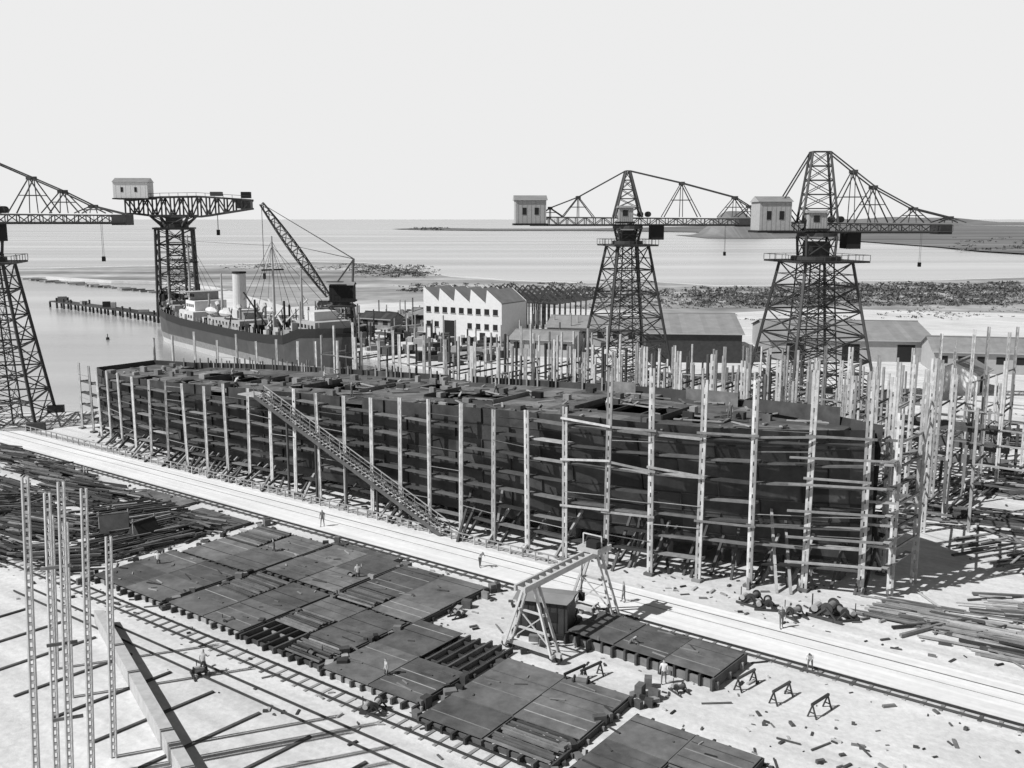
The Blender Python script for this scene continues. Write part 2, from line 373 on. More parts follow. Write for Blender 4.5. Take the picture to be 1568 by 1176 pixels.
for z in (2.2,4,6): 
    for side in (-1,1): mb.beam(W(30,35.5+side*4.05,z),W(80,35.5+side*4.05,z),.1,1.2,0)
    mb.beam(W(40,52,z),W(104,52,z),.1,1.1,0)
mb.obj("ship_frames_on_slip",[M_plate,M_wood])
# ------------------------------------------------------------ cranes
def tower(mb,c,z0,z1,hb_,ht,nb,w=.35,ang=0,m=0,xb=True):
    ca,sa=math.cos(ang),math.sin(ang)
    def P(f,i):
        h=hb_+(ht-hb_)*f; x,y=((-1,-1),(1,-1),(1,1),(-1,1))[i%4]; x*=h;y*=h
        return Vector((c[0]+x*ca-y*sa,c[1]+x*sa+y*ca,z0+(z1-z0)*f))
    for i in range(4): mb.beam(P(0,i),P(1,i),w,w,m)
    for k in range(nb+1):
        f=k/nb
        for i in range(4):
            if k>0: mb.beam(P(f,i),P(f,i+1),w*.6,w*.6,m)
            if k<nb:
                f2=(k+1)/nb
                if xb:
                    mb.beam(P(f,i),P(f2,i+1),w*.42,w*.42,m); mb.beam(P(f,i+1),P(f2,i),w*.42,w*.42,m)
                    md=(P(f,i)+P(f,i+1)+P(f2,i)+P(f2,i+1))/4; mb.beam((P(f,i)+P(f2,i))/2,md,w*.3,w*.3,m); mb.beam((P(f,i+1)+P(f2,i+1))/2,md,w*.3,w*.3,m)
def house(mb,F,x0,x1,y0,y1,z0,z1,mw,mr,md,rise=.9,win=True):
    P=[F(x,y,z) for z in (z0,z1) for x,y in ((x0,y0),(x1,y0),(x1,y1),(x0,y1))]
    mb.hexa(P,mw,.5)
    o=.25; ym=(y0+y1)/2
    a,b_,c,d_=F(x0-o,y0-o,z1+.02),F(x1+o,y0-o,z1+.02),F(x1+o,y1+o,z1+.02),F(x0-o,y1+o,z1+.02); e,f=F(x0-o,ym,z1+rise),F(x1+o,ym,z1+rise)
    mb.quad([a,b_,f,e],mr,.5);mb.quad([d_,c,f,e],mr,.5);mb.quad([a,e,d_],mw,.5);mb.quad([b_,f,c],mw,.5); mb.quad([a,b_,c,d_],mr,.4)
    mb.hexa([F(x,y,z) for z in (z0-.35,z0-.01) for x,y in ((x0-.3,y0-.3),(x1+.3,y0-.3),(x1+.3,y1+.3),(x0-.3,y1+.3))],md,.3)
    for i in range(7):
        xx=x0+(x1-x0)*(i+.5)/7; mb.hexa([F(x,y,z) for z in (z0+.02,z1-.02) for x,y in ((xx,y0-.03),(xx+.07,y0-.03),(xx+.07,y0-.002),(xx,y0-.002))],mw,.0)
    if win:
        for fx in (.22,.62):
            xx=x0+(x1-x0)*fx; mb.hexa([F(x,y,z) for z in (z0+(z1-z0)*.38,z0+(z1-z0)*.68) for x,y in ((xx,y0-.06),(xx+.7,y0-.06),(xx+.7,y0-.003),(xx,y0-.003))],md,.3)
def crane(name,pos,az,zt,hbase,htop,zc,apex,apexw,left,right,housex,posts_r,posts_l,tipdrop=0,hz=4.2,hw=2.0,w=.30,trolley=4.5,z0=0,nb=6,depth=1.4,hy=None):
    mb=MB(); X,Y=pos; ca,sa=math.cos(az),math.sin(az)
    F=lambda x,y,z: Vector((X+x*ca-y*sa,Y+x*sa+y*ca,z))
    tower(mb,pos,z0,zt,hbase,htop,nb,w*1.2,az+.22)
    tower(mb,pos,z0,zt,hbase*.42,htop*.5,nb+2,w*.6,az+.22)
    mb.box((X,Y,zt),htop*2.9,htop*2.9,.3,az+.22,0)
    c2,s2=math.cos(.22),math.sin(.22); G=lambda x,y,z: F(x*c2-y*s2,x*s2+y*c2,z)
    for i in range(4):
        a=[(-1,-1),(1,-1),(1,1),(-1,1)]; p,q=a[i],a[(i+1)%4]; k=htop*1.45
        mb.beam(G(p[0]*k,p[1]*k,zt+1.2),G(q[0]*k,q[1]*k,zt+1.2),.07,.07,0)
        for j in range(6): f=j/6; mb.beam(G(p[0]*k+(q[0]-p[0])*k*f,p[1]*k+(q[1]-p[1])*k*f,zt+.3),G(p[0]*k+(q[0]-p[0])*k*f,p[1]*k+(q[1]-p[1])*k*f,zt+1.2),.07,.07,0)
    mb.tube((X,Y,zt+.35),(X,Y,zt+.9),htop*.95,htop*.95,20,0)
    tower(mb,pos,zt+.9,zc-.6,htop*.55,hw*1.15,1,w,az)
    mb.box((X,Y,zt+.9),htop*.8,htop*.8,(zc-zt)*.5,az,0)
    mb.tube((X,Y,zc-.7),(X,Y,zc-.1),hw*1.5,hw*1.5,20,0)
    L,Rr=left,right; d=depth
    for y in (-hw*.7,hw*.7):
        mb.beam(F(-L,y,zc),F(Rr,y,zc+tipdrop),w*.9,w*1.1,0); mb.beam(F(-L,y,zc+d),F(Rr,y,zc+d*.75+tipdrop),w*.7,w*.7,0)
        k=int((L+Rr)/1.6)
        for i in range(k):
            f=i/k;f2=(i+1)/k; a=F(-L+(L+Rr)*f,y,zc+tipdrop*f); b=F(-L+(L+Rr)*f2,y,zc+tipdrop*f2); u=Vector((0,0,d*(1-.25*f)))
            mb.beam(a,a+u,w*.4,w*.4,0)
            (mb.beam(a,b+u,w*.4,w*.4,0) if i%2 else mb.beam(a+u,b,w*.4,w*.4,0))
        ax,aw=apexw
        for sx in (-1,1):
            mb.beam(F(sx*hw*1.35+ax*.3,y,zc+d),F(ax+sx*aw,y*.5,apex),w*.95,w*.95,0)
        n=5
        for i in range(1,n+1):
            f=i/n; f0=(i-1)/n
            def KP(sx,f,yy=y): return F((sx*hw*1.35+ax*.3)*(1-f)+(ax+sx*aw)*f,yy*(1-.5*f),zc+d+(apex-zc-d)*f)
            mb.beam(KP(-1,f),KP(1,f),w*.5,w*.5,0); mb.beam(KP(-1,f0),KP(1,f),w*.35,w*.35,0); mb.beam(KP(1,f0),KP(-1,f),w*.35,w*.35,0)
            if y>0:
                for sx in (-1,1): mb.beam(KP(sx,f),KP(sx,f,-y),w*.4,w*.4,0); mb.beam(KP(sx,f0),KP(sx,f,-y),w*.3,w*.3,0)
        for sgn,pp in ((1,posts_r),(-1,posts_l)):
            prev=F(ax+sgn*aw,y*.5,apex); 
            for j,(px,pz) in enumerate(pp):
                q=F(sgn*px,y*.6,pz); mb.beam(prev,q,w*.6,w*.6,0)
                if pz>zc+d+.6:
                    wd=1.7+ (pz-zc)*.22
                    mb.beam(q,F(sgn*px-wd,y,zc+d),w*.5,w*.5,0); mb.beam(q,F(sgn*px+wd,y,zc+d),w*.5,w*.5,0)
                    mb.beam(F(sgn*px-wd*.5,y*.8,(pz+zc+d)/2),F(sgn*px+wd*.5,y*.8,(pz+zc+d)/2),w*.4,w*.4,0)
                    mb.beam(q,F(sgn*px,y,zc+d),w*.35,w*.35,0)
                    mb.box(q+Vector((0,0,-.3)),.7,.4,.5,az,0)
                prev=q
    k=int((L+Rr)/2)
    for i in range(k+1):
        f=i/k; x=-L+(L+Rr)*f
        mb.beam(F(x,-hw*.7,zc+tipdrop*f),F(x,hw*.7,zc+tipdrop*f),w*.5,w*.5,0)
        if i<k: x2=-L+(L+Rr)*(i+1)/k; mb.beam(F(x,-hw*.7,zc+tipdrop*f),F(x2,hw*.7,zc+tipdrop*f),w*.4,w*.4,0)
        mb.beam(F(x,-hw*.7-.8,zc+.1),F(x,-hw*.7-.8,zc+1.1),.05,.05,0)
    mb.beam(F(-L,-hw*.7-.5,zc+.1),F(Rr,-hw*.7-.5,zc+.1+tipdrop),.7,.08,0); mb.beam(F(-L,-hw*.7-.8,zc+1.1),F(Rr,-hw*.7-.8,zc+1.1+tipdrop),.06,.06,0)
    h0,h1=housex
    hh=hy or hw*1.25
    house(mb,F,-h1,-h0,-hh,hh,zc+.3,zc+.3+hz,1,3,2)
    house(mb,F,-hw*1.1,hw*.3,-hw*1.3,-hw*.2,zc+.6,zc+3.0,1,3,2,.4,False)
    mb.box(F(-hw*.5,-hw*1.32,zc+1.6),.9,.06,1.0,az,2)
    mb.box(F(trolley,0,zc-2.6),2.2,hw*1.6,2.5,az,2); mb.box(F(Rr-.9,0,zc-.3+tipdrop),2.0,hw*1.7,1.5,az,0)
    for q in (2.2,3.6): mb.tube(F(q,-.6,zc+d+.5),F(q,.6,zc+d+.5),.5,.5,12,0)
    for y in (-.25,.25): mb.beam(F(Rr-4,y,zc+tipdrop),F(Rr-4,y,zc-5),.035,.035,0)
    mb.box(F(Rr-4,0,zc-5.5),.35,.6,.7,az,2)
    for i in range(nb*3):
        f=i/(nb*3); f2=(i+1)/(nb*3); q=hbase*.3*(1-f)+htop*.3*f; sgn=1 if i%2 else -1
        mb.beam(F(-q*sgn,-q,z0+(zt-z0)*f),F(q*sgn,-q,z0+(zt-z0)*f2),.35,.12,0)
    for sx in (-1,1):
        for sy in (-1,1): mb.box(G(sx*hbase,sy*hbase,0),2.4,1.0,1.1,az+.22,0)
    return mb.obj(name,[M_craneD,M_grey,M_black,M_roof])
Yc=178; X=(957-784)/1500*(Yc+2)
crane("hammerhead_crane",(X,Yc),0.06,25.2,6.9,2.9,28.9,38.4,(-.2,.35),17.5,21.8,(14.9,20.3),[(9.6,36.3),(19.3,33.8),(22,32.2)],[(9.0,33.8),(14.0,31.9)],trolley=5.2,hz=4.0,hw=1.8)
Yc=158; X=(1237-784)/1500*(Yc+3)
crane("hammerhead_crane",(X,Yc),0.02,23.2,7.8,4.1,27.9,40.4,(-.1,1.4),7.5,20.8,(5.0,10),[(5.3,37.4),(8.6,35.0),(15.2,31.6),(21,30.2)],[(5.8,33.0)],trolley=5.4,hz=4.4,hw=2.1,w=.32,depth=1.5)
Yc=143; X=(-4-784)/1500*(Yc+3)
crane("hammerhead_crane",(X,Yc),0.02,23.6,6.8,3.4,29.4,39,(0,.6),12,21.4,(7.5,12),[(7.9,35.8),(12.2,33.9),(16.4,31.8),(21.2,30.6)],[(6,34)],trolley=2,hw=1.9)
mb=MB(); Yc=292; X=(279-784)/1500*(Yc+3); sc=Yc/1500; az=0.1; ca,sa=math.cos(az),math.sin(az)
F=lambda x,y,z: Vector((X+x*ca-y*sa,Yc+x*sa+y*ca,z))
tower(mb,(X,Yc),0,27,5.6,5.0,6,.55,.25); tower(mb,(X,Yc),0,27,2.6,2.2,7,.35,.25)
mb.box((X,Yc,27),11.5,11.5,.5,.25,0); mb.tube((X,Yc,27.5),(X,Yc,28.4),4.0,4.0,20,0)
tower(mb,(X,Yc),27.5,31,2.5,5.5,1,.6,az); mb.box((X,Yc,28.2),4,4,2.5,az,0)
prof_t=[(-13.5,35.2),(-4,36.2),(8,36.4),(23,35.4)]; prof_b=[(-11,31.5),(-4,30.6),(8,30.6),(23,33.0)]
def ip(P,x):
    for (a,za),(b,zb) in zip(P,P[1:]):
        if x<=b: return za+(zb-za)*(x-a)/(b-a) if x>a else za
    return P[-1][1]
for y in (-2.4,2.4):
    xs=[-13+2.55*i for i in range(15)]
    for i in range(14):
        a,b=xs[i],xs[i+1]; At,Bt_=F(a,y,ip(prof_t,a)),F(b,y,ip(prof_t,b)); Ab,Bb=F(a,y,ip(prof_b,a)),F(b,y,ip(prof_b,b))
        mb.beam(At,Bt_,.45,.5,0);mb.beam(Ab,Bb,.45,.5,0);mb.beam(Ab,At,.35,.35,0)
        mb.beam(Ab,Bt_,.35,.35,0) if i%2 else mb.beam(At,Bb,.35,.35,0)
        if y<0: mb.beam(Ab,F(a,2.4,ip(prof_b,a)),.35,.35,0); mb.beam(At,F(a,2.4,ip(prof_t,a)),.35,.35,0); mb.beam(At+Vector((0,-.8,1.1)),Bt_+Vector((0,-.8,1.1)),.12,.12,0); mb.beam(At+Vector((0,-.8,0)),At+Vector((0,-.8,1.1)),.1,.1,0)
house(mb,F,-15.8,-6.2,-3.6,3.2,35.9,40.4,1,3,2,1.3)
mb.box(F(12.5,0,36.6),3.2,3,1.2,az,0); mb.box(F(21,0,36),2.6,3,1.8,az,2); mb.box(F(20.5,0,33),4,4.4,2.4,az,0)
mb.beam(F(12.5,0,31),F(12.5,0,26.5),.15,.15,0); mb.box(F(12.5,0,25.2),.9,.7,1.6,az,2)
mb.obj("wharf_cantilever_crane",[M_craneD,M_white,M_black,M_roof])
mb=MB(); bx,by=-41.5,238.5; 
F=lambda x,y,z: Vector((bx+x,by+y,z))
tower(mb,(bx,by),0,9,3.2,2.6,2,.35,.3); mb.box((bx,by,9),6.5,5.5,.4,.3,0); mb.tube((bx,by,9.4),(bx,by,10.2),2.2,2.2,16,0)
house(mb,F,-2.6,3.2,-2,2,10.5,14.2,2,3,2,.8); 
mb.beam(F(2.5,0,10),F(3.2,0,20.5),.4,.4,0); mb.beam(F(-1.5,0,14),F(3.2,0,20.3),.35,.35,0)
mb.box(F(-1,-2.6,15),4,1.6,.15,0,0)
ft=F(-3.2,0,11.5); tp=F(-18.5,0,33.6); dd=(tp-ft); 
c4=[]
for iy,iz in ((-1,-1),(1,-1),(1,1),(-1,1)):
    up=dd.normalized().cross(Vector((0,1,0)))*1.0
    def PP(f,iy=iy,iz=iz,up=up): 
        wd=.25+.8*math.sin(math.pi*min(1,max(0,f*.85+.08))); return ft+dd*f+Vector((0,iy*wd*.9,0))+up*iz*wd
    c4.append(PP)
for c in c4:
    for i in range(12): mb.beam(c(i/12),c((i+1)/12),.24,.24,0)
for j in range(4):
    a,b=c4[j],c4[(j+1)%4]
    for i in range(12): mb.beam(a(i/12),b((i+1)/12),.15,.15,0); mb.beam(a(i/12),b(i/12),.14,.14,0)
for q in (F(3.2,0,20.4),F(3.2,1,20.4)): mb.beam(tp,q,.12,.12,0); mb.beam(ft+dd*.55,q,.1,.1,0)
mb.beam(tp,tp-Vector((0,0,17)),.1,.1,0); mb.box(tp-Vector((0,0,18)),.6,.5,1.4,0,2)
mb.obj("luffing_jib_crane",[M_craneD,M_grey,M_black,M_roof])
# ------------------------------------------------------------ steamer alongside the wharf
bow=Vector((-93,263,0)); stn=Vector((-33,189,0)); ax=(stn-bow); SL=ax.length; ax.normalize(); ay=Vector((-ax.y,ax.x,0))
def V(s,y,z): return bow+ax*s+ay*y+Vector((0,0,z))
def sb(t): 
    return 7.0*min(1,(max(t,0.0)/.16)**.62)*min(1,(max(1-t,0)/.10)**.5)
def sz(t): return 6.3+3.2*max(0,1-t/.35)**2+2.0*max(0,(t-.65)/.35)**2+(1.4 if t<.13 else 0)+(1.2 if t>.88 else 0)
ts=[0,.004,.012,.03,.06,.10,.13,.131,.2,.3,.4,.5,.6,.7,.8,.879,.88,.93,.96,.985,.996,1]
mb=MB(); rows=[]
for t in ts:
    row=[]
    for z,k in ((-1.6,.80),(.1,.88),(.11,.88),(1.6,.93),(sz(t)-1.8,.99),(sz(t)-1.79,1),(sz(t),1)):
        rake=(z+1.5)*-.16*(1 if t<.1 else 0)*(1-t/.1) + ((z+1.5)*.35*max(0,(t-.93)/.07) )
        row.append((sb(t)*k,t*SL+rake,z))
    rows.append(row)
MI=[6,7,7,2,1,1]
for sd in (-1,1):
    for i in range(len(ts)-1):
        for j in range(6):
            A,B=rows[i],rows[i+1]
            mb.quad([V(A[j][1],sd*A[j][0],A[j][2]),V(B[j][1],sd*B[j][0],B[j][2]),V(B[j+1][1],sd*B[j+1][0],B[j+1][2]),V(A[j+1][1],sd*A[j+1][0],A[j+1][2])],MI[j],R.uniform(.3,.7))
for i in range(len(ts)-1):
    A,B=rows[i][-1],rows[i+1][-1]; z0_,z1_=sz(ts[i])-1.0,sz(ts[i+1])-1.0
    mb.quad([V(A[1],-A[0]*.98,z0_),V(B[1],-B[0]*.98,z1_),V(B[1],B[0]*.98,z1_),V(A[1],A[0]*.98,z0_)],4,.5)
AS=math.atan2(ax.y,ax.x)
def dk(s): return sz(s/SL)-1.0
def bx_(s,y,z,L,Wd,H,m,t=.5): mb.box(V(s,y,z),L,Wd,H,AS,m,t)
def port(s,y,z,L,n,hh=.7):
    for i in range(n): mb.box(V(s-L/2+L*(i+.5)/n,y,z),.7,.06,hh,AS,5,.3)
z=dk(.30*SL)
bx_(29,0,z,9,11,2.6,6); port(29,5.53,z+1.1,8,5); port(29,-5.53,z+1.1,8,5)
bx_(28,0,z+2.6,6,8,2.4,3); port(28,-4.03,z+3.5,5,4); bx_(27,0,z+5.0,3.4,6,2.0,8); port(27,-3.03,z+5.8,3.0,3); bx_(27,0,z+7.0,4,11,.12,0)
z=dk(.52*SL)
bx_(50,0,z,18,10,2.5,0); port(50,-5.03,z+1.1,17,9); bx_(48,0,z+2.5,8,5,1.8,6); bx_(53,0,z+2.5,5,4,1.4,8)
mb.tube(V(48,0,z+3),V(48.4,0,z+12.4),1.55,1.5,20,6); mb.tube(V(48.4,0,z+12.4),V(48.4,0,z+12.8),1.6,1.6,20,5)
for s_,y in ((43,-3),(43,3),(55,-3),(55,3),(57,0)): mb.tube(V(s_,y,z+2.4),V(s_,y,z+5.0),.3,.3,8,8); mb.tube(V(s_,y,z+4.9),V(s_-.6,y,z+5.5),.5,.65,8,6)
for s_ in (44,52):
    for y in (-5.2,5.2):
        for i in range(6):
            f0=-1+i/3;f1=-1+(i+1)/3; r0=.8*math.sqrt(max(0,1-f0*f0))+.05; r1=.8*math.sqrt(max(0,1-f1*f1))+.05
            mb.tube(V(s_+f0*3.2,y,z+3.8),V(s_+f1*3.2,y,z+3.8),r0,r1,8,6)
        for q in (-2,2): mb.beam(V(s_+q,y*.85,z+2.5),V(s_+q,y,z+5.2),.2,.2,0)
z=dk(.92*SL); bx_(88,0,z,8,8,2.4,0); port(88,-4.03,z+1.1,7,5); bx_(87,0,z+2.4,4,5,1.8,6)
z=dk(3); bx_(5,0,z,3,2.5,1.2,5); bx_(16,0,dk(16),3,8,2.2,0)
for s_,h in ((18,20),(66,21),(38,12),(79,14)):
    z=dk(s_); mb.tube(V(s_,0,z),V(s_,0,z+h),.36,.18,10,0)
    if h>15:
        for sd in (-1,1):
            mb.beam(V(s_,0,z+h-2),V(s_+3,sd*6.5,z+1),.07,.07,5); mb.beam(V(s_,0,z+h-2),V(s_-3,sd*6.5,z+1),.07,.07,5)
        mb.beam(V(s_-.2,-2.5,z+h*.66),V(s_,2.5,z+h*.66),.4,.3,5)
        for q,sd in ((10,-1.8),(10,1.8),(-9,-1.8),(-9,1.8)):
            mb.beam(V(s_,sd,z+1.8),V(s_+q,sd*1.6,z+R.uniform(5,9)),.26,.26,R.choice((0,5,6))); mb.beam(V(s_+q,sd*1.6,z+7),V(s_,0,z+h-1),.06,.06,5)
for s_ in (11,22,37,62,71,76,83):
    z=dk(s_); bx_(s_,0,z,5,6,1.1,R.choice((0,5,8)))
    for sd in (-1,1): mb.tube(V(s_+3,sd*4,z),V(s_+3,sd*4,z+R.uniform(4,8)),.26,.22,8,R.choice((6,5,0)))
for _ in range(190):
    s_=R.uniform(7,SL-7); y=R.uniform(-.85,.85)*sb(s_/SL); bx_(s_,y,dk(s_),R.uniform(.4,2.2),R.uniform(.4,1.6),R.uniform(.5,2.3),R.choice((0,5,6,6,8,5)),R.random())
for _ in range(34):
    s_=R.uniform(10,SL-10); y=R.uniform(-.8,.8)*sb(s_/SL); z=dk(s_); mb.beam(V(s_,y,z),V(s_+R.uniform(-2,2),y*.9,z+R.uniform(2,6)),.18,.18,R.choice((5,6,5)))
mb.beam(V(18,0,dk(18)+18),V(1,0,dk(1)+1),.07,.07,5); mb.beam(V(18,0,dk(18)+18.5),V(66,0,dk(66)+19),.06,.06,5); mb.beam(V(66,0,dk(66)+19),V(97,0,dk(95)+1),.07,.07,5)
for i in range(48):
    s_=2+i*1.93; t=s_/SL
    for sd in (-1,1): mb.beam(V(s_,sd*sb(t)*.97,sz(t)),V(s_,sd*sb(t)*.97,sz(t)+.9),.06,.06,6)
mb.obj("cargo_steamer",[M_grey,mat("black_topsides",.02,rough=.5,tamp=.1,namp=.2),mat("ship_grey_side",.075,rough=.5,tamp=.25,namp=.25,nscale=.4),M_white,M_plate,M_black,mat("buff_paint",.55,tamp=.1,namp=.1),mat("boot_topping",.26,tamp=.2,namp=.25),mat("deckhouse_grey",.24,tamp=.2,namp=.2)])
mb=MB()
J=[Vector((-86,283,0)),Vector((-108,300,0)),Vector((-135,326,0)),Vector((-164,352,0))]
for a,b in zip(J,J[1:]):
    dd=(b-a); L=dd.length; u=dd.normalized(); v=Vector((-u.y,u.x,0)); n_=int(L/5)
    mb.hexa([a-v*2.2+Vector((0,0,.7)),b-v*2.2+Vector((0,0,.7)),b+v*2.2+Vector((0,0,.7)),a+v*2.2+Vector((0,0,.7))]+[a-v*2.2+Vector((0,0,1.1)),b-v*2.2+Vector((0,0,1.1)),b+v*2.2+Vector((0,0,1.1)),a+v*2.2+Vector((0,0,1.1))],0)
    for i in range(n_+1):
        c=a+u*L*i/max(1,n_)
        for q in (-2,2): mb.tube(c+v*q+Vector((0,0,-3)),c+v*q+Vector((0,0,.8 if R.random()<.5 else 2.4)),.4,.36,8,0)
        if R.random()<.6: mb.box(c+Vector((0,0,1.1)),R.uniform(.8,4),R.uniform(.8,2),R.uniform(.5,1.9),R.random(),R.choice((0,1)))
mb.obj("timber_jetty",[M_woodD,M_wood])
mb=MB()
a=site(-60,414);b=site(255,445)
for i in range(60):
    c=a.lerp(b,i/59); mb.box((c.x+R.uniform(-1,1),c.y+R.uniform(-2,2),-1.4),R.uniform(3,7),R.uniform(1.5,3),R.uniform(.5,1.1),R.random(),0)
mb.obj("rubble_breakwater",[M_wood])
mb=MB()
c=site(165,520,-1.2); mb.tube(c-Vector((0,0,.5)),c+Vector((0,0,.6)),.5,.4,10,0); mb.beam(c+Vector((0,0,.6)),c+Vector((0,0,1.5)),.15,.15,0)
mb.obj("mooring_buoy",[M_black])
# ------------------------------------------------------------ buildings
A=Vector((-22.6,250,0)); Bv=Vector((-2.5,238,0)); u=(Bv-A); FL=u.length; u.normalize(); v=Vector((-u.y,u.x,0)); 
par=empty("sawtooth_workshop")
mb=MB(); nt_=5; ez=9.4; pk=12.8; D=12
def Q(x,y,z): return A+u*x+v*y+Vector((0,0,z))
top=[]
for i in range(nt_):
    x0=FL*i/nt_; x1=FL*(i+1)/nt_; top+=[(x0+.02,ez if i else pk),(x0+.45,pk),(x1-.1,ez+.3)]
top.append((FL,ez))
for y in (0,D):
    mb.quad([Q(0,y,0)]+[Q(x,y,z) for x,z in top]+[Q(FL,y,0)],0,.5)
for (xa,za),(xb,zb) in zip(top,top[1:]):
    mb.quad([Q(xa,.3,za-.06),Q(xb,.3,zb-.06),Q(xb,D-.3,zb-.06),Q(xa,D-.3,za-.06)],1,.5)
for x in (0,FL): mb.quad([Q(x,0,0),Q(x,D,0),Q(x,D,ez),Q(x,0,ez)],0,.5)
mb.obj("walls_and_roof",[M_white,M_roof],par)
mb=MB()
def win(x,z,w_,h): 
    mb.hexa([Q(xx,yy,zz) for zz in (z,z+h) for xx,yy in ((x,-.05),(x+w_,-.05),(x+w_,-.004),(x,-.004))],0,.3)
    mb.hexa([Q(xx,yy,zz) for zz in (z-.15,z-.01) for xx,yy in ((x-.1,-.16),(x+w_+.1,-.16),(x+w_+.1,-.004),(x-.1,-.004))],1,.5)
for i in range(9): win(.9+i*2.5,6.7,1.4,1.4)
for i in (0,1,5,6,7,8): win(.9+i*2.5,3.0,1.3,1.4)
win(6.4,.2,3.4,4.6); win(17,.2,1.6,2.0)
mb.obj("windows_and_doors",[M_black,M_grey],par)
def shed(name,c,L,D,h,rise,ang,mw,mr,doors=0,wins=0,hip=False):
    mb=MB(); ca,sa=math.cos(ang),math.sin(ang); F=lambda x,y,z: Vector((c[0]+x*ca-y*sa,c[1]+x*sa+y*ca,z))
    x,y=L/2,D/2
    for P in ([(-x,-y),(x,-y)],[(x,-y),(x,y)],[(x,y),(-x,y)],[(-x,y),(-x,-y)]):
        (a,b),(c2,d2)=P; mb.quad([F(a,b,0),F(c2,d2,0),F(c2,d2,h),F(a,b,h)],0,.5)
    for X_ in (-x,x): mb.quad([F(X_,-y,h),F(X_,y,h),F(X_,0,h+rise)],0,.5)
    o=.5; n=max(4,int(L/1.1)); dr=rise*o/y
    for sgn in (-1,1):
        for i in range(n):
            a=-x-o+(L+2*o)*i/n; b=-x-o+(L+2*o)*(i+1)/n
            mb.quad([F(a,sgn*(y+o),h-dr+.05),F(b,sgn*(y+o),h-dr+.05),F(b,0,h+rise+.05),F(a,0,h+rise+.05)],1,R.uniform(.2,.8))
    mb.beam(F(-x-o,0,h+rise+.1),F(x+o,0,h+rise+.1),.5,.2,1)
    mb.beam(F(-x-o,-y-o,h-dr),F(x+o,-y-o,h-dr),.2,.2,3)
    for i in range(wins):
        X_=-x+L*(i+.5)/wins; mb.hexa([F(X_+a,b,zz) for zz in (h*.45,h*.78) for a,b in ((-.8,-y-.05),(.8,-y-.05),(.8,-y-.004),(-.8,-y-.004))],2,.3)
    for i in range(doors):
        X_=-x+L*(i+.5)/doors; mb.hexa([F(X_+a,b,zz) for zz in (.05,h*.8) for a,b in ((-1.8,-y-.05),(1.8,-y-.05),(1.8,-y-.004),(-1.8,-y-.004))],2,.3)
    mb.obj(name,[mw,mr,M_black,M_grey])
M_pale=mat("pale_roof",.24,nscale=.4,namp=.18,tamp=.15)
shed("plate_shop_shed",(40,222),20,34,6.2,2.6,-.10,M_steel,M_pale)
shed("store_shed",(8,220),14,12,3.8,1.4,-.3,M_grey,M_pale,wins=4)
shed("store_shed",(21,240),22,18,4.6,1.8,-.2,M_grey,M_pale,wins=6)
shed("machine_shop_shed",(74,222),34,30,4.6,2.6,-.12,M_grey,M_pale,doors=3)
shed("long_office_building",(112,192),56,12,4.3,2.2,-.2,M_grey,M_roof,wins=16)
shed("site_hut",(80,172),9,7,3.6,1.8,.9,M_white,M_roof,doors=1)
shed("site_hut",(-22,280),12,6,3.4,1.4,-.2,M_steel,M_roof,wins=3)
shed("site_hut",(-36,270),10,6,3.2,1.4,-.5,M_wood,M_steel,wins=3)
shed("site_hut",(-55,305),10,6,3.2,1.4,-.2,M_wood,M_roof,wins=3)
mb=MB()
for i in range(10):
    a=Vector((-16+i*1.6,266+i*2.4,0))
    for j in range(5):
        p0=a+u*(j*6.5); p1=a+u*(j*6.5+6.2)
        mb.beam(p0,p0+Vector((0,0,8.5)),.3,.3,0); mb.beam(p0+Vector((0,0,8.5)),p1+Vector((0,0,8.5)),.25,.25,0); mb.beam(p0+Vector((0,0,8.5)),p0.lerp(p1,.4)+Vector((0,0,11.3)),.3,.3,0); mb.beam(p0.lerp(p1,.4)+Vector((0,0,11.3)),p1+Vector((0,0,8.5)),.3,.3,0)
mb.obj("steel_roof_frame",[M_steel])
mb=MB()
for _ in range(520):
    f=R.random(); c=Vector((-14-64*f,198+75*f,0))+Vector((.76,.65,0))*R.uniform(2,60)
    mb.box(c,R.uniform(.6,5),R.uniform(.5,2.2),R.uniform(.3,2.0),R.uniform(0,3.1),R.choice((0,1,2,3,1)))
for _ in range(80):
    f=R.random(); c=Vector((-14-64*f,198+75*f,0))+Vector((.76,.65,0))*R.uniform(2,50); mb.beam(c,c+Vector((0,0,R.uniform(3,8))),.25,.25,R.choice((0,1,2)))
mb.obj("wharf_cargo_stacks",[M_wood,M_woodD,M_grey,M_steel])
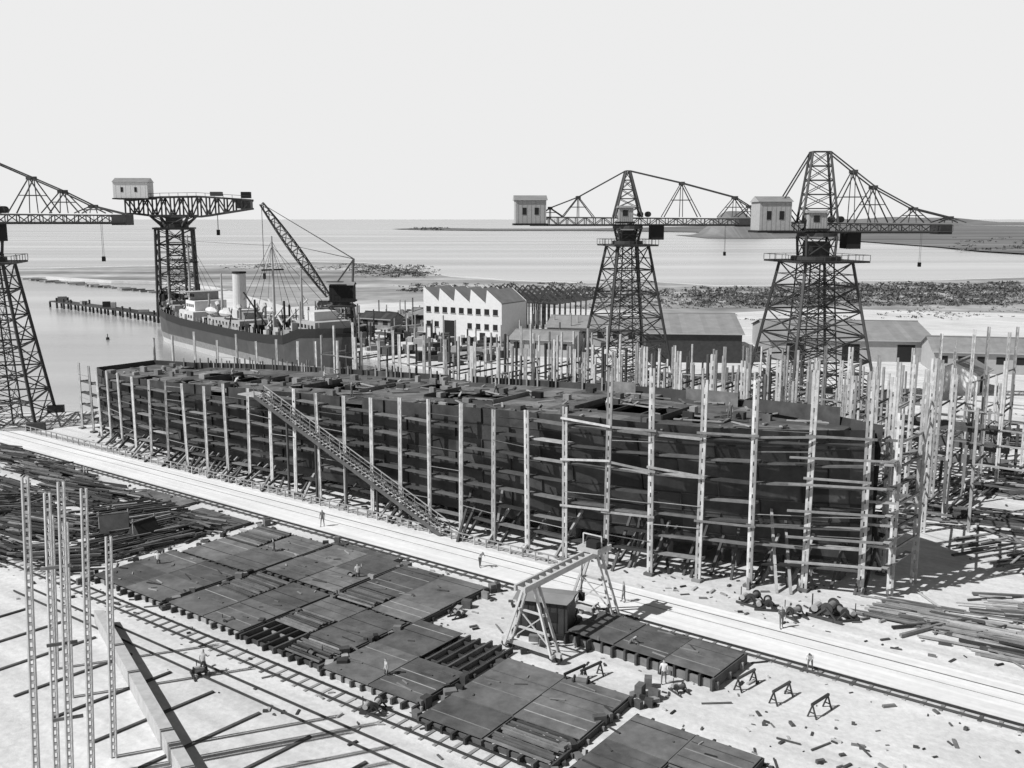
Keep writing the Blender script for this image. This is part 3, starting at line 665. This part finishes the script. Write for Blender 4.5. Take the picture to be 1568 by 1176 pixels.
# ------------------------------------------------------------ foreground plate racks
def rack(s0,s1,p0,p1,ns,np_,z=.45,miss=.04,tilt=0,bars=True):
    mb=MB(); ds=(s1-s0)/ns; dp=(p1-p0)/np_
    ca,sa=math.cos(tilt),math.sin(tilt); cs,cp=(s0+s1)/2,(p0+p1)/2
    F=lambda s,p,zz: W(cs+(s-cs)*ca-(p-cp)*sa,cp+(s-cs)*sa+(p-cp)*ca,zz)
    k=int((s1-s0)/.9)
    for i in range(k+1):
        s=s0+(s1-s0)*i/k; mb.beam(F(s,p0-R.uniform(.05,.5),z*.5),F(s,p1+R.uniform(.05,.4),z*.5),.16,z*.9,1)
    for q in range(int((p1-p0)/1.8)+1): mb.beam(F(s0-.2,p0+q*1.8+.1,z*.35),F(s1+.3,p0+q*1.8+.1,z*.35),.14,z*.6,R.choice((1,2)))
    for i in range(ns):
        for j in range(np_):
            r=R.random(); a=s0+i*ds; b=p0+j*dp; zz=z+R.choice((0,.02,.04,.07)); g=R.uniform(.01,.04); ro=R.uniform(-.03,.03)
            if r<miss: continue
            if r<miss+.24 and bars:
                for q in range(int(dp/.3)):
                    y=b+.15+q*.3; mb.beam(F(a+g+R.uniform(0,.6),y,zz+.05),F(a+ds-g-R.uniform(0,.5),y+R.uniform(-.08,.08),zz+.05),R.uniform(.08,.2),.1,R.choice((0,0,0,1,2)))
                continue
            mb.hexa([F(a+g,b+g+ro,z),F(a+ds-g,b+g-ro,z),F(a+ds-g,b+dp-g-ro,z),F(a+g,b+dp-g+ro,z),F(a+g,b+g+ro,zz+.05),F(a+ds-g,b+g-ro,zz+.05),F(a+ds-g,b+dp-g-ro,zz+.05),F(a+g,b+dp-g+ro,zz+.05)],0,R.uniform(.15,.85))
            for q in range(1,int(dp/1.1)+1):
                y=b+q*dp/(int(dp/1.1)+1); 
                if R.random()<.7: mb.beam(F(a+g+.1,y,zz+.065),F(a+ds-g-.1,y,zz+.065),.05,.03,R.choice((1,2)))
            for _ in range(R.choice((0,2,3,5))):
                x_,y_=a+R.uniform(.3,ds-.3),b+R.uniform(.2,dp-.2); mb.beam(F(x_,y_,zz+.09),F(min(a+ds,x_+R.uniform(-1.5,1.5)),y_+R.uniform(-.5,.5),zz+.09),R.uniform(.06,.2),.06,R.choice((0,2,1)))
    mb.obj("steel_plate_rack",[M_plate,M_woodD,M_wood])
rack(48.6,58.5,-27.8,-20.0,2,2); rack(49.5,58.9,-19.6,-10.6,2,2,tilt=.02)
rack(59.1,68.0,-27.6,-18.9,2,2,tilt=-.01); rack(59.3,67.8,-18.3,-10.2,2,2)
rack(68.3,76.6,-27.8,-19.3,2,3,miss=.1); rack(68.2,77,-19,-10.2,2,3,tilt=.01)
rack(77.1,85.4,-28.0,-18.2,2,2,tilt=.02,bars=False); rack(87.5,99,-14.2,-9.8,3,1,z=.85,tilt=-.03,bars=False)
rack(86.4,95.8,-28.8,-19.4,2,3,miss=.08,tilt=.04); rack(97,105,-28,-21,2,2); 
rack(28,36.5,-11,-9,2,1,.2,tilt=.03,bars=False); rack(39,47,-13,-10,2,1,.2,bars=False); rack(58,66,-9.6,-8.8,2,1,.15,bars=False)
def pile(name,s,p,ds,dp,n,L,ang,m,zmax=.7,th=(.07,.24)):
    mb=MB()
    for _ in range(n):
        a=ang+R.gauss(0,.07)+(R.random()<.08)*R.uniform(-1,1); c=W(s+R.uniform(-ds,ds),p+R.uniform(-dp,dp),R.uniform(.06,zmax)); l_=L*R.uniform(.4,1); dv=(E*math.cos(a)+N*math.sin(a))*l_/2
        t=R.uniform(*th); mb.beam(c-dv+Vector((0,0,R.uniform(-.03,.1))),c+dv,t,t*R.uniform(.4,1),R.choice(m))
    return mb.obj(name,[M_plate,M_wood,M_woodD,M_steel,M_conc])
for (s,p,ds,dp,n,L,a) in ((12,-12,5,2.4,150,6,.1),(24,-14.5,5,3,200,6,.2),(36,-16.5,4,3.4,190,5,1.2),(31,-23,5,3,190,6,.3),(43,-20,3.4,4.4,170,5,1.4),(12,-20,6,3.4,150,7,.0),(42,-27,4,1.8,90,4,.8),(20,-29,6,3.5,130,6,.3),(0,-11,4,2,80,5,.2),(-6,-15,5,3,70,5,.4),(43,-14,3,1.6,60,4,.3),(22,-22,4,3,110,5,.9),(34,-29,4,2,70,6,.1),(2,-22,5,4,90,6,.6)):
    pile("steel_section_pile",s,p,ds,dp,n,L,a,(0,3,2,3,1,0,2),.9)
for (s,p,ds,dp,n,L,a) in ((108,6,4,2.5,44,8,.15),(116,4,5,2.4,50,8,.1),(114,12,4,2,36,6,.4),(124,8,5,3,50,7,.1)):
    pile("timber_stack",s,p,ds,dp,n,L,a,(1,1,2,4,1),.25)
for (s,p,ds,dp,n) in ((98,44,6,5,80),(108,50,6,5,80),(104,34,6,4,60),(118,40,8,5,70),(110,24,5,4,40),(120,26,6,4,50),(112,64,7,4,70),(126,60,8,6,80),(100,78,10,6,90),(120,85,14,8,90),(94,28,5,2,40),(76,27,8,2,40),(56,27,8,2,30)):
    pile("timber_stack",s,p,ds,dp,n,5,R.uniform(0,1.5),(1,2,2,0,3),1.0,(.1,.35))
mb=MB()
for _ in range(2200):
    s=R.uniform(-5,120); p=R.choice((R.uniform(-34,-8.8),R.uniform(-30,-8.8),R.uniform(-1.6,8),R.uniform(22,100)))
    c=W(s,p,.01); sz_=R.uniform(.05,.2)
    mb.box(c,sz_*R.uniform(1,5),sz_,sz_*R.uniform(.3,1.0),R.uniform(0,3.14),R.choice((0,1,2,3,4)))
for _ in range(60):
    s=R.uniform(45,110); p=R.uniform(-31,-8.8); mb.beam(W(s,p,.06),W(s+R.uniform(-1.5,1.5),p+R.uniform(-1.5,1.5),.08),.09,.08,R.choice((0,1,2,3)))
for _ in range(140):
    s=R.choice((48,59,68,77,86,96))+R.uniform(-.7,.7); p=R.uniform(-29,-9); mb.box(W(s,p,.01),R.uniform(.2,.8),R.uniform(.2,.6),R.uniform(.2,.8),R.uniform(0,3),R.choice((0,2,3,1)))
mb.obj("yard_offcuts",[M_plate,M_wood,M_woodD,M_steel,M_conc])
mb=MB()
for i in range(11):
    s=50+i*4.6; mb.beam(W(s,-42,.06),W(s+.4,-34,.06),.22,.12,0)
mb.obj("slip_sleepers",[M_woodD])
mb=MB()
a=site(178,985);b=site(240,1095); dd=(b-a).normalized(); 
o_=Vector((0,0,0)); wd=.8; h=1.1
mb.prism([tuple((a-dd*4)[:2]),tuple((b+dd*16)[:2]),tuple((b+dd*16-Vector((wd,0,0)))[:2]),tuple((a-dd*4-Vector((wd,0,0)))[:2])],0,h,0)
mb.obj("concrete_slip_wall",[M_conc])
mb=MB()
for (u_,vt,dist) in ((38,730,44),(72,755,48),(93,738,46),(128,748,49),(166,822,51),(100,800,58),(78,790,62)):
    dx=(u_-784)/1500; dy=(vt-588)/1500; c_=math.cos(PITCH);s_=math.sin(PITCH); t=dist/(c_-dy*s_); x=dx*t; h=CH-t*(s_+dy*c_)
    bs=h*.045
    post(mb,(x-bs,dist,0),h,.26,0,rung=.42,th=.08,ang=.1,fill=.35,off=(bs,0))
    mb.beam((x-bs,dist+.25,0),(x,dist+.25,h),.10,.10,1)
for z in (5,9,13): 
    mb.beam((-23.2,46,z),(-21.8,46.3,z+.1),.1,.16,1)
mb.obj("lattice_staging_posts",[M_conc,M_wood])
mb=MB()
for (u_,v_,h) in ((1478,690,16),(1500,682,16),(1430,680,15),(1455,640,12),(1530,700,16),(1545,660,15),(1390,660,12),(1342,640,9)):
    post(mb,site(u_,v_),h,.24,0,rung=1,th=.1,fill=.5)
for z in (5,9): mb.beam(site(1478,690)+Vector((0,0,z)),site(1500,682)+Vector((0,0,z)),.1,.2,1); mb.beam(site(1500,682)+Vector((0,0,z)),site(1545,660)+Vector((0,0,z)),.1,.2,1)
mb.obj("staging_posts",[M_post,M_wood])
# ------------------------------------------------------------ travelling gantry
mb=MB(); s0=86.6; H=5.1
for p in (-17.4,-9.3):
    for q in (-2.0,2.0):
        for e_ in (-.45,.45): mb.beam(W(s0+q,p+e_,.55),W(s0+q*.22,p+e_*.6,H),.16,.16,0)
        mb.beam(W(s0+q,p-.5,.6),W(s0+q,p+.5,.6),.2,.25,0)
        for w_ in (-.3,.3): mb.tube(W(s0+q+w_,p-.12,.38),W(s0+q+w_,p+.12,.38),.24,.24,12,1)
    mb.beam(W(s0-2.5,p,.65),W(s0+2.5,p,.65),.25,.3,0)
    for z in (1.9,3.2): 
        f=1-(z-.55)/(H-.55)*.75; mb.beam(W(s0-2*f,p,z),W(s0+2*f,p,z),.12,.14,0)
    mb.beam(W(s0-1.9,p,.7),W(s0+1.1,p,3.2),.08,.08,0); mb.beam(W(s0+1.9,p,.7),W(s0-1.1,p,3.2),.08,.08,0)
for q in (-.4,.4): mb.beam(W(s0+q,-18.8,H+.2),W(s0+q,-7.6,H+.2),.16,.42,0)
for i in range(14): p=-18.6+i*.83; mb.beam(W(s0-.4,p,H+.2),W(s0+.4,p,H+.2),.1,.2,0)
mb.box(W(s0,-9.6,H+.42),1.8,1.4,.35,ANG,0); mb.box(W(s0+.3,-9.9,H+.77),.9,.7,.5,ANG,1); mb.tube(W(s0-.8,-9,H+1.0),W(s0+.8,-9,H+1.0),.3,.3,12,1)
for q in (-.8,.8): mb.beam(W(s0+q,-9.6,H+.77),W(s0+q,-9.6,H+1.6),.08,.08,0)
mb.beam(W(s0-.8,-9.6,H+1.6),W(s0+.8,-9.6,H+1.6),.08,.08,0)
mb.beam(W(s0,-11,H),W(s0,-11,2.4),.06,.06,1); mb.box(W(s0,-11,2.0),.4,.3,.6,ANG,1)
mb.obj("travelling_gantry_crane",[mat("gantry_pale_paint",.5,namp=.15,tamp=.2),M_black,M_white])
hc=site(836,965); ca,sa=math.cos(ANG+.35),math.sin(ANG+.35); FH=lambda x,y,z: Vector((hc.x+x*ca-y*sa,hc.y+x*sa+y*ca,z))
mb=MB(); house(mb,FH,-1.9,1.9,-1.2,1.2,.4,2.7,0,1,2,.25,True); mb.obj("crane_control_hut",[M_steel,M_roof,M_black])
def trestle(c,L,ang):
    mb=MB(); ca,sa=math.cos(ang),math.sin(ang); F=lambda x,y,z: Vector((c[0]+x*ca-y*sa,c[1]+x*sa+y*ca,z))
    mb.beam(F(-L/2,0,.9),F(L/2,0,.9),.14,.14,0)
    for x in (-L/2+.1,L/2-.1):
        for y in (-.3,.3): mb.beam(F(x,y,0),F(x,0,.85),.08,.08,0)
        mb.beam(F(x,-.2,.35),F(x,.2,.35),.06,.06,0)
    mb.obj("steel_trestle",[M_steel])
for (u_,v_) in ((1142,1052),(1196,1072),(1255,1092),(880,1045),(905,1040),(850,975),(868,962)): trestle(site(u_,v_),2.0,.75)
def winch(c,ang,k=1):
    mb=MB(); ca,sa=math.cos(ang),math.sin(ang); F=lambda x,y,z: Vector((c[0]+x*k*ca-y*k*sa,c[1]+x*k*sa+y*k*ca,z*k))
    for y in (-.6,.6): mb.beam(F(-1.1,y,.12),F(1.1,y,.12),.12*k,.16*k,0); mb.beam(F(-.7,y,.2),F(-.1,y,.8),.1*k,.1*k,0); mb.beam(F(.5,y,.2),F(-.1,y,.8),.1*k,.1*k,0)
    mb.tube(F(-.1,-.5,.7),F(-.1,.5,.7),.22*k,.22*k,14,1)
    for y in (-.5,.5): mb.tube(F(-.1,y-.04,.7),F(-.1,y+.04,.7),.36*k,.36*k,16,0)
    mb.tube(F(.7,-.3,.5),F(.7,.4,.5),.22*k,.22*k,12,2); mb.beam(F(1,0,.2),F(1,0,1.2),.06*k,.06*k,0); mb.box(F(.75,0,.15),.6*k,.6*k,.25*k,ang,0)
    mb.obj("yard_winch",[M_steel,M_wood,M_grey])
for (u_,v_,k) in ((1152,925,1.0),(1174,932,.9),(1215,945,.9),(1268,945,1.3),(1290,948,1.0),(540,890,.7),(405,850,.6),(305,1035,.7),(575,1090,.8),(480,1010,.7),(890,1055,.9),(1040,1060,.6),(700,945,.6),(350,960,.7)): winch(site(u_,v_),R.uniform(0,3),k)
def tent(c,L,D,H,ang):
    mb=MB(); ca,sa=math.cos(ang),math.sin(ang); F=lambda x,y,z: Vector((c[0]+x*ca-y*sa,c[1]+x*sa+y*ca,z))
    mb.quad([F(-L/2,-D/2,.1),F(L/2,-D/2,.1),F(L/2,0,H),F(-L/2,0,H)],0); mb.quad([F(-L/2,D/2,.1),F(L/2,D/2,.1),F(L/2,0,H),F(-L/2,0,H)],0)
    mb.quad([F(-L/2,-D/2,.1),F(-L/2,D/2,.1),F(-L/2,0,H)],0); mb.beam(F(-L/2-.2,0,H),F(L/2+.2,0,H),.1,.1,1)
    for x in (-L/2,L/2): mb.beam(F(x,0,0),F(x,0,H+.3),.1,.1,1)
    mb.obj("tarpaulin_shelter",[M_steel,M_wood])
tent(site(176,820),2.6,2.6,2.2,.4); tent(site(222,826),2.4,2.8,2.0,1.0)
# ------------------------------------------------------------ workers
def worker_mesh(pose):
    lean=pose.get('lean',0); st=pose.get('stride',.12); arms=pose['arms']
    def L(x,y,z):
        if z>.95: dz_=z-.95; return (x,y-math.sin(lean)*dz_,.95+math.cos(lean)*dz_)
        return (x,y,z)
    V_=[(0,0,.95)];Rr=[.15];Ed=[]
    def add(p,r,par): V_.append(p);Rr.append(r);Ed.append((par,len(V_)-1)); return len(V_)-1
    ch=add(L(0,0,1.15),.135,0); ch2=add(L(0,0,1.36),.16,ch); nk=add(L(0,-.01,1.50),.065,ch2); hd=add(L(0,-.03,1.60),.095,nk); tp=add(L(0,-.02,1.73),.085,hd)
    add(L(0,-.12,1.62),.025,hd)
    for sx,sy in ((-1,-st),(1,st)):
        h=add((sx*.1,0,.88),.10,0); kn=add((sx*.12,sy*.5-.03,.49),.065,h); an=add((sx*.13,sy,.09),.045,kn); add((sx*.14,sy-.17,.045),.04,an)
        sh=add(L(sx*.19,0,1.41),.07,ch2); el,ha=arms[0 if sx<0 else 1]
        e_=add(L(sx*el[0],el[1],el[2]),.045,sh); hn=add(L(sx*ha[0],ha[1],ha[2]),.032,e_)
        p=Vector(V_[hn]); dv=(p-Vector(V_[e_])).normalized(); pm=add(tuple(p+dv*.08),.036,hn)
        for q in range(4): add(tuple(p+dv*(.15+.01*(q in (1,2)))+Vector((0,(q-1.5)*.022,0))),.009,pm)
        add(tuple(p+dv*.07+Vector((0,-.06,.0))),.01,hn)
    me=bpy.data.meshes.new("w"); me.from_pydata(V_,Ed,[]); o=bpy.data.objects.new("w",me); scene.collection.objects.link(o)
    o.modifiers.new("s",'SKIN'); 
    for i,r in enumerate(Rr): me.skin_vertices[0].data[i].radius=(r,r*.85)
    me.skin_vertices[0].data[0].use_root=True
    sb_=o.modifiers.new("b",'SUBSURF'); sb_.levels=1; sb_.render_levels=1
    dg=bpy.context.evaluated_depsgraph_get(); out=bpy.data.meshes.new_from_object(o.evaluated_get(dg)); bpy.data.objects.remove(o)
    return out
arm_dn=((.25,.02,1.15),(.27,-.06,.90)); arm_fw=((.24,-.16,1.2),(.18,-.4,1.15)); arm_up=((.3,-.1,1.25),(.25,-.35,1.45))
poses=[dict(arms=(arm_dn,arm_dn)),dict(arms=(arm_fw,arm_dn),stride=.28,lean=.05),dict(arms=(arm_fw,arm_fw),lean=.75,stride=.2),dict(arms=(arm_up,arm_dn))]
wm=[]
for i,ps in enumerate(poses):
    for sh,tr in ((M_shirt,M_trous),(M_over,M_over),(M_white,M_over)):
        me=worker_mesh(ps)
        for x in (tr,sh,M_skin,M_woodD): me.materials.append(x)
        lean=ps.get('lean',0)
        for f in me.polygons:
            c=f.center; h=.95+ math.hypot(c.y if lean>.3 else 0,c.z-.95) if (lean>.3 and c.z>.9) else c.z
            far=abs(c.x)>.2 and h<1.05 and c.z>.7
            f.material_index=3 if (h>1.68 or h<.09) else 2 if (h>1.47 or far) else 1 if h>.96 else 0
            f.use_smooth=True
        a=me.attributes.new('tint','FLOAT','FACE'); a.data.foreach_set('value',[.5]*len(me.polygons))
        wm.append(me)
def worker(u_,v_,k,z=0,pos=None):
    p=pos if pos is not None else site(u_,v_); o=bpy.data.objects.new("shipyard_worker",wm[k%len(wm)]); scene.collection.objects.link(o); o.location=(p[0],p[1],z or p[2]); o.rotation_euler=(0,0,R.uniform(0,6.28))
for i,(u_,v_) in enumerate(((955,922),(908,948),(243,872),(420,852),(548,893),(1016,1048),(963,1003),(592,1045),(1240,897),(1196,962),(312,1032),(1240,1028),(494,806),(735,868),(1105,860),(930,958),(130,735),(1475,760),(1440,700))): worker(u_,v_,(i*5+1)%12)
for i,(s,p) in enumerate(((20,9),(34,12),(46,5),(60,13),(77,8),(88,11),(27,4))): worker(0,0,i*5%12,pos=W(s,p,dz(s)-.7))
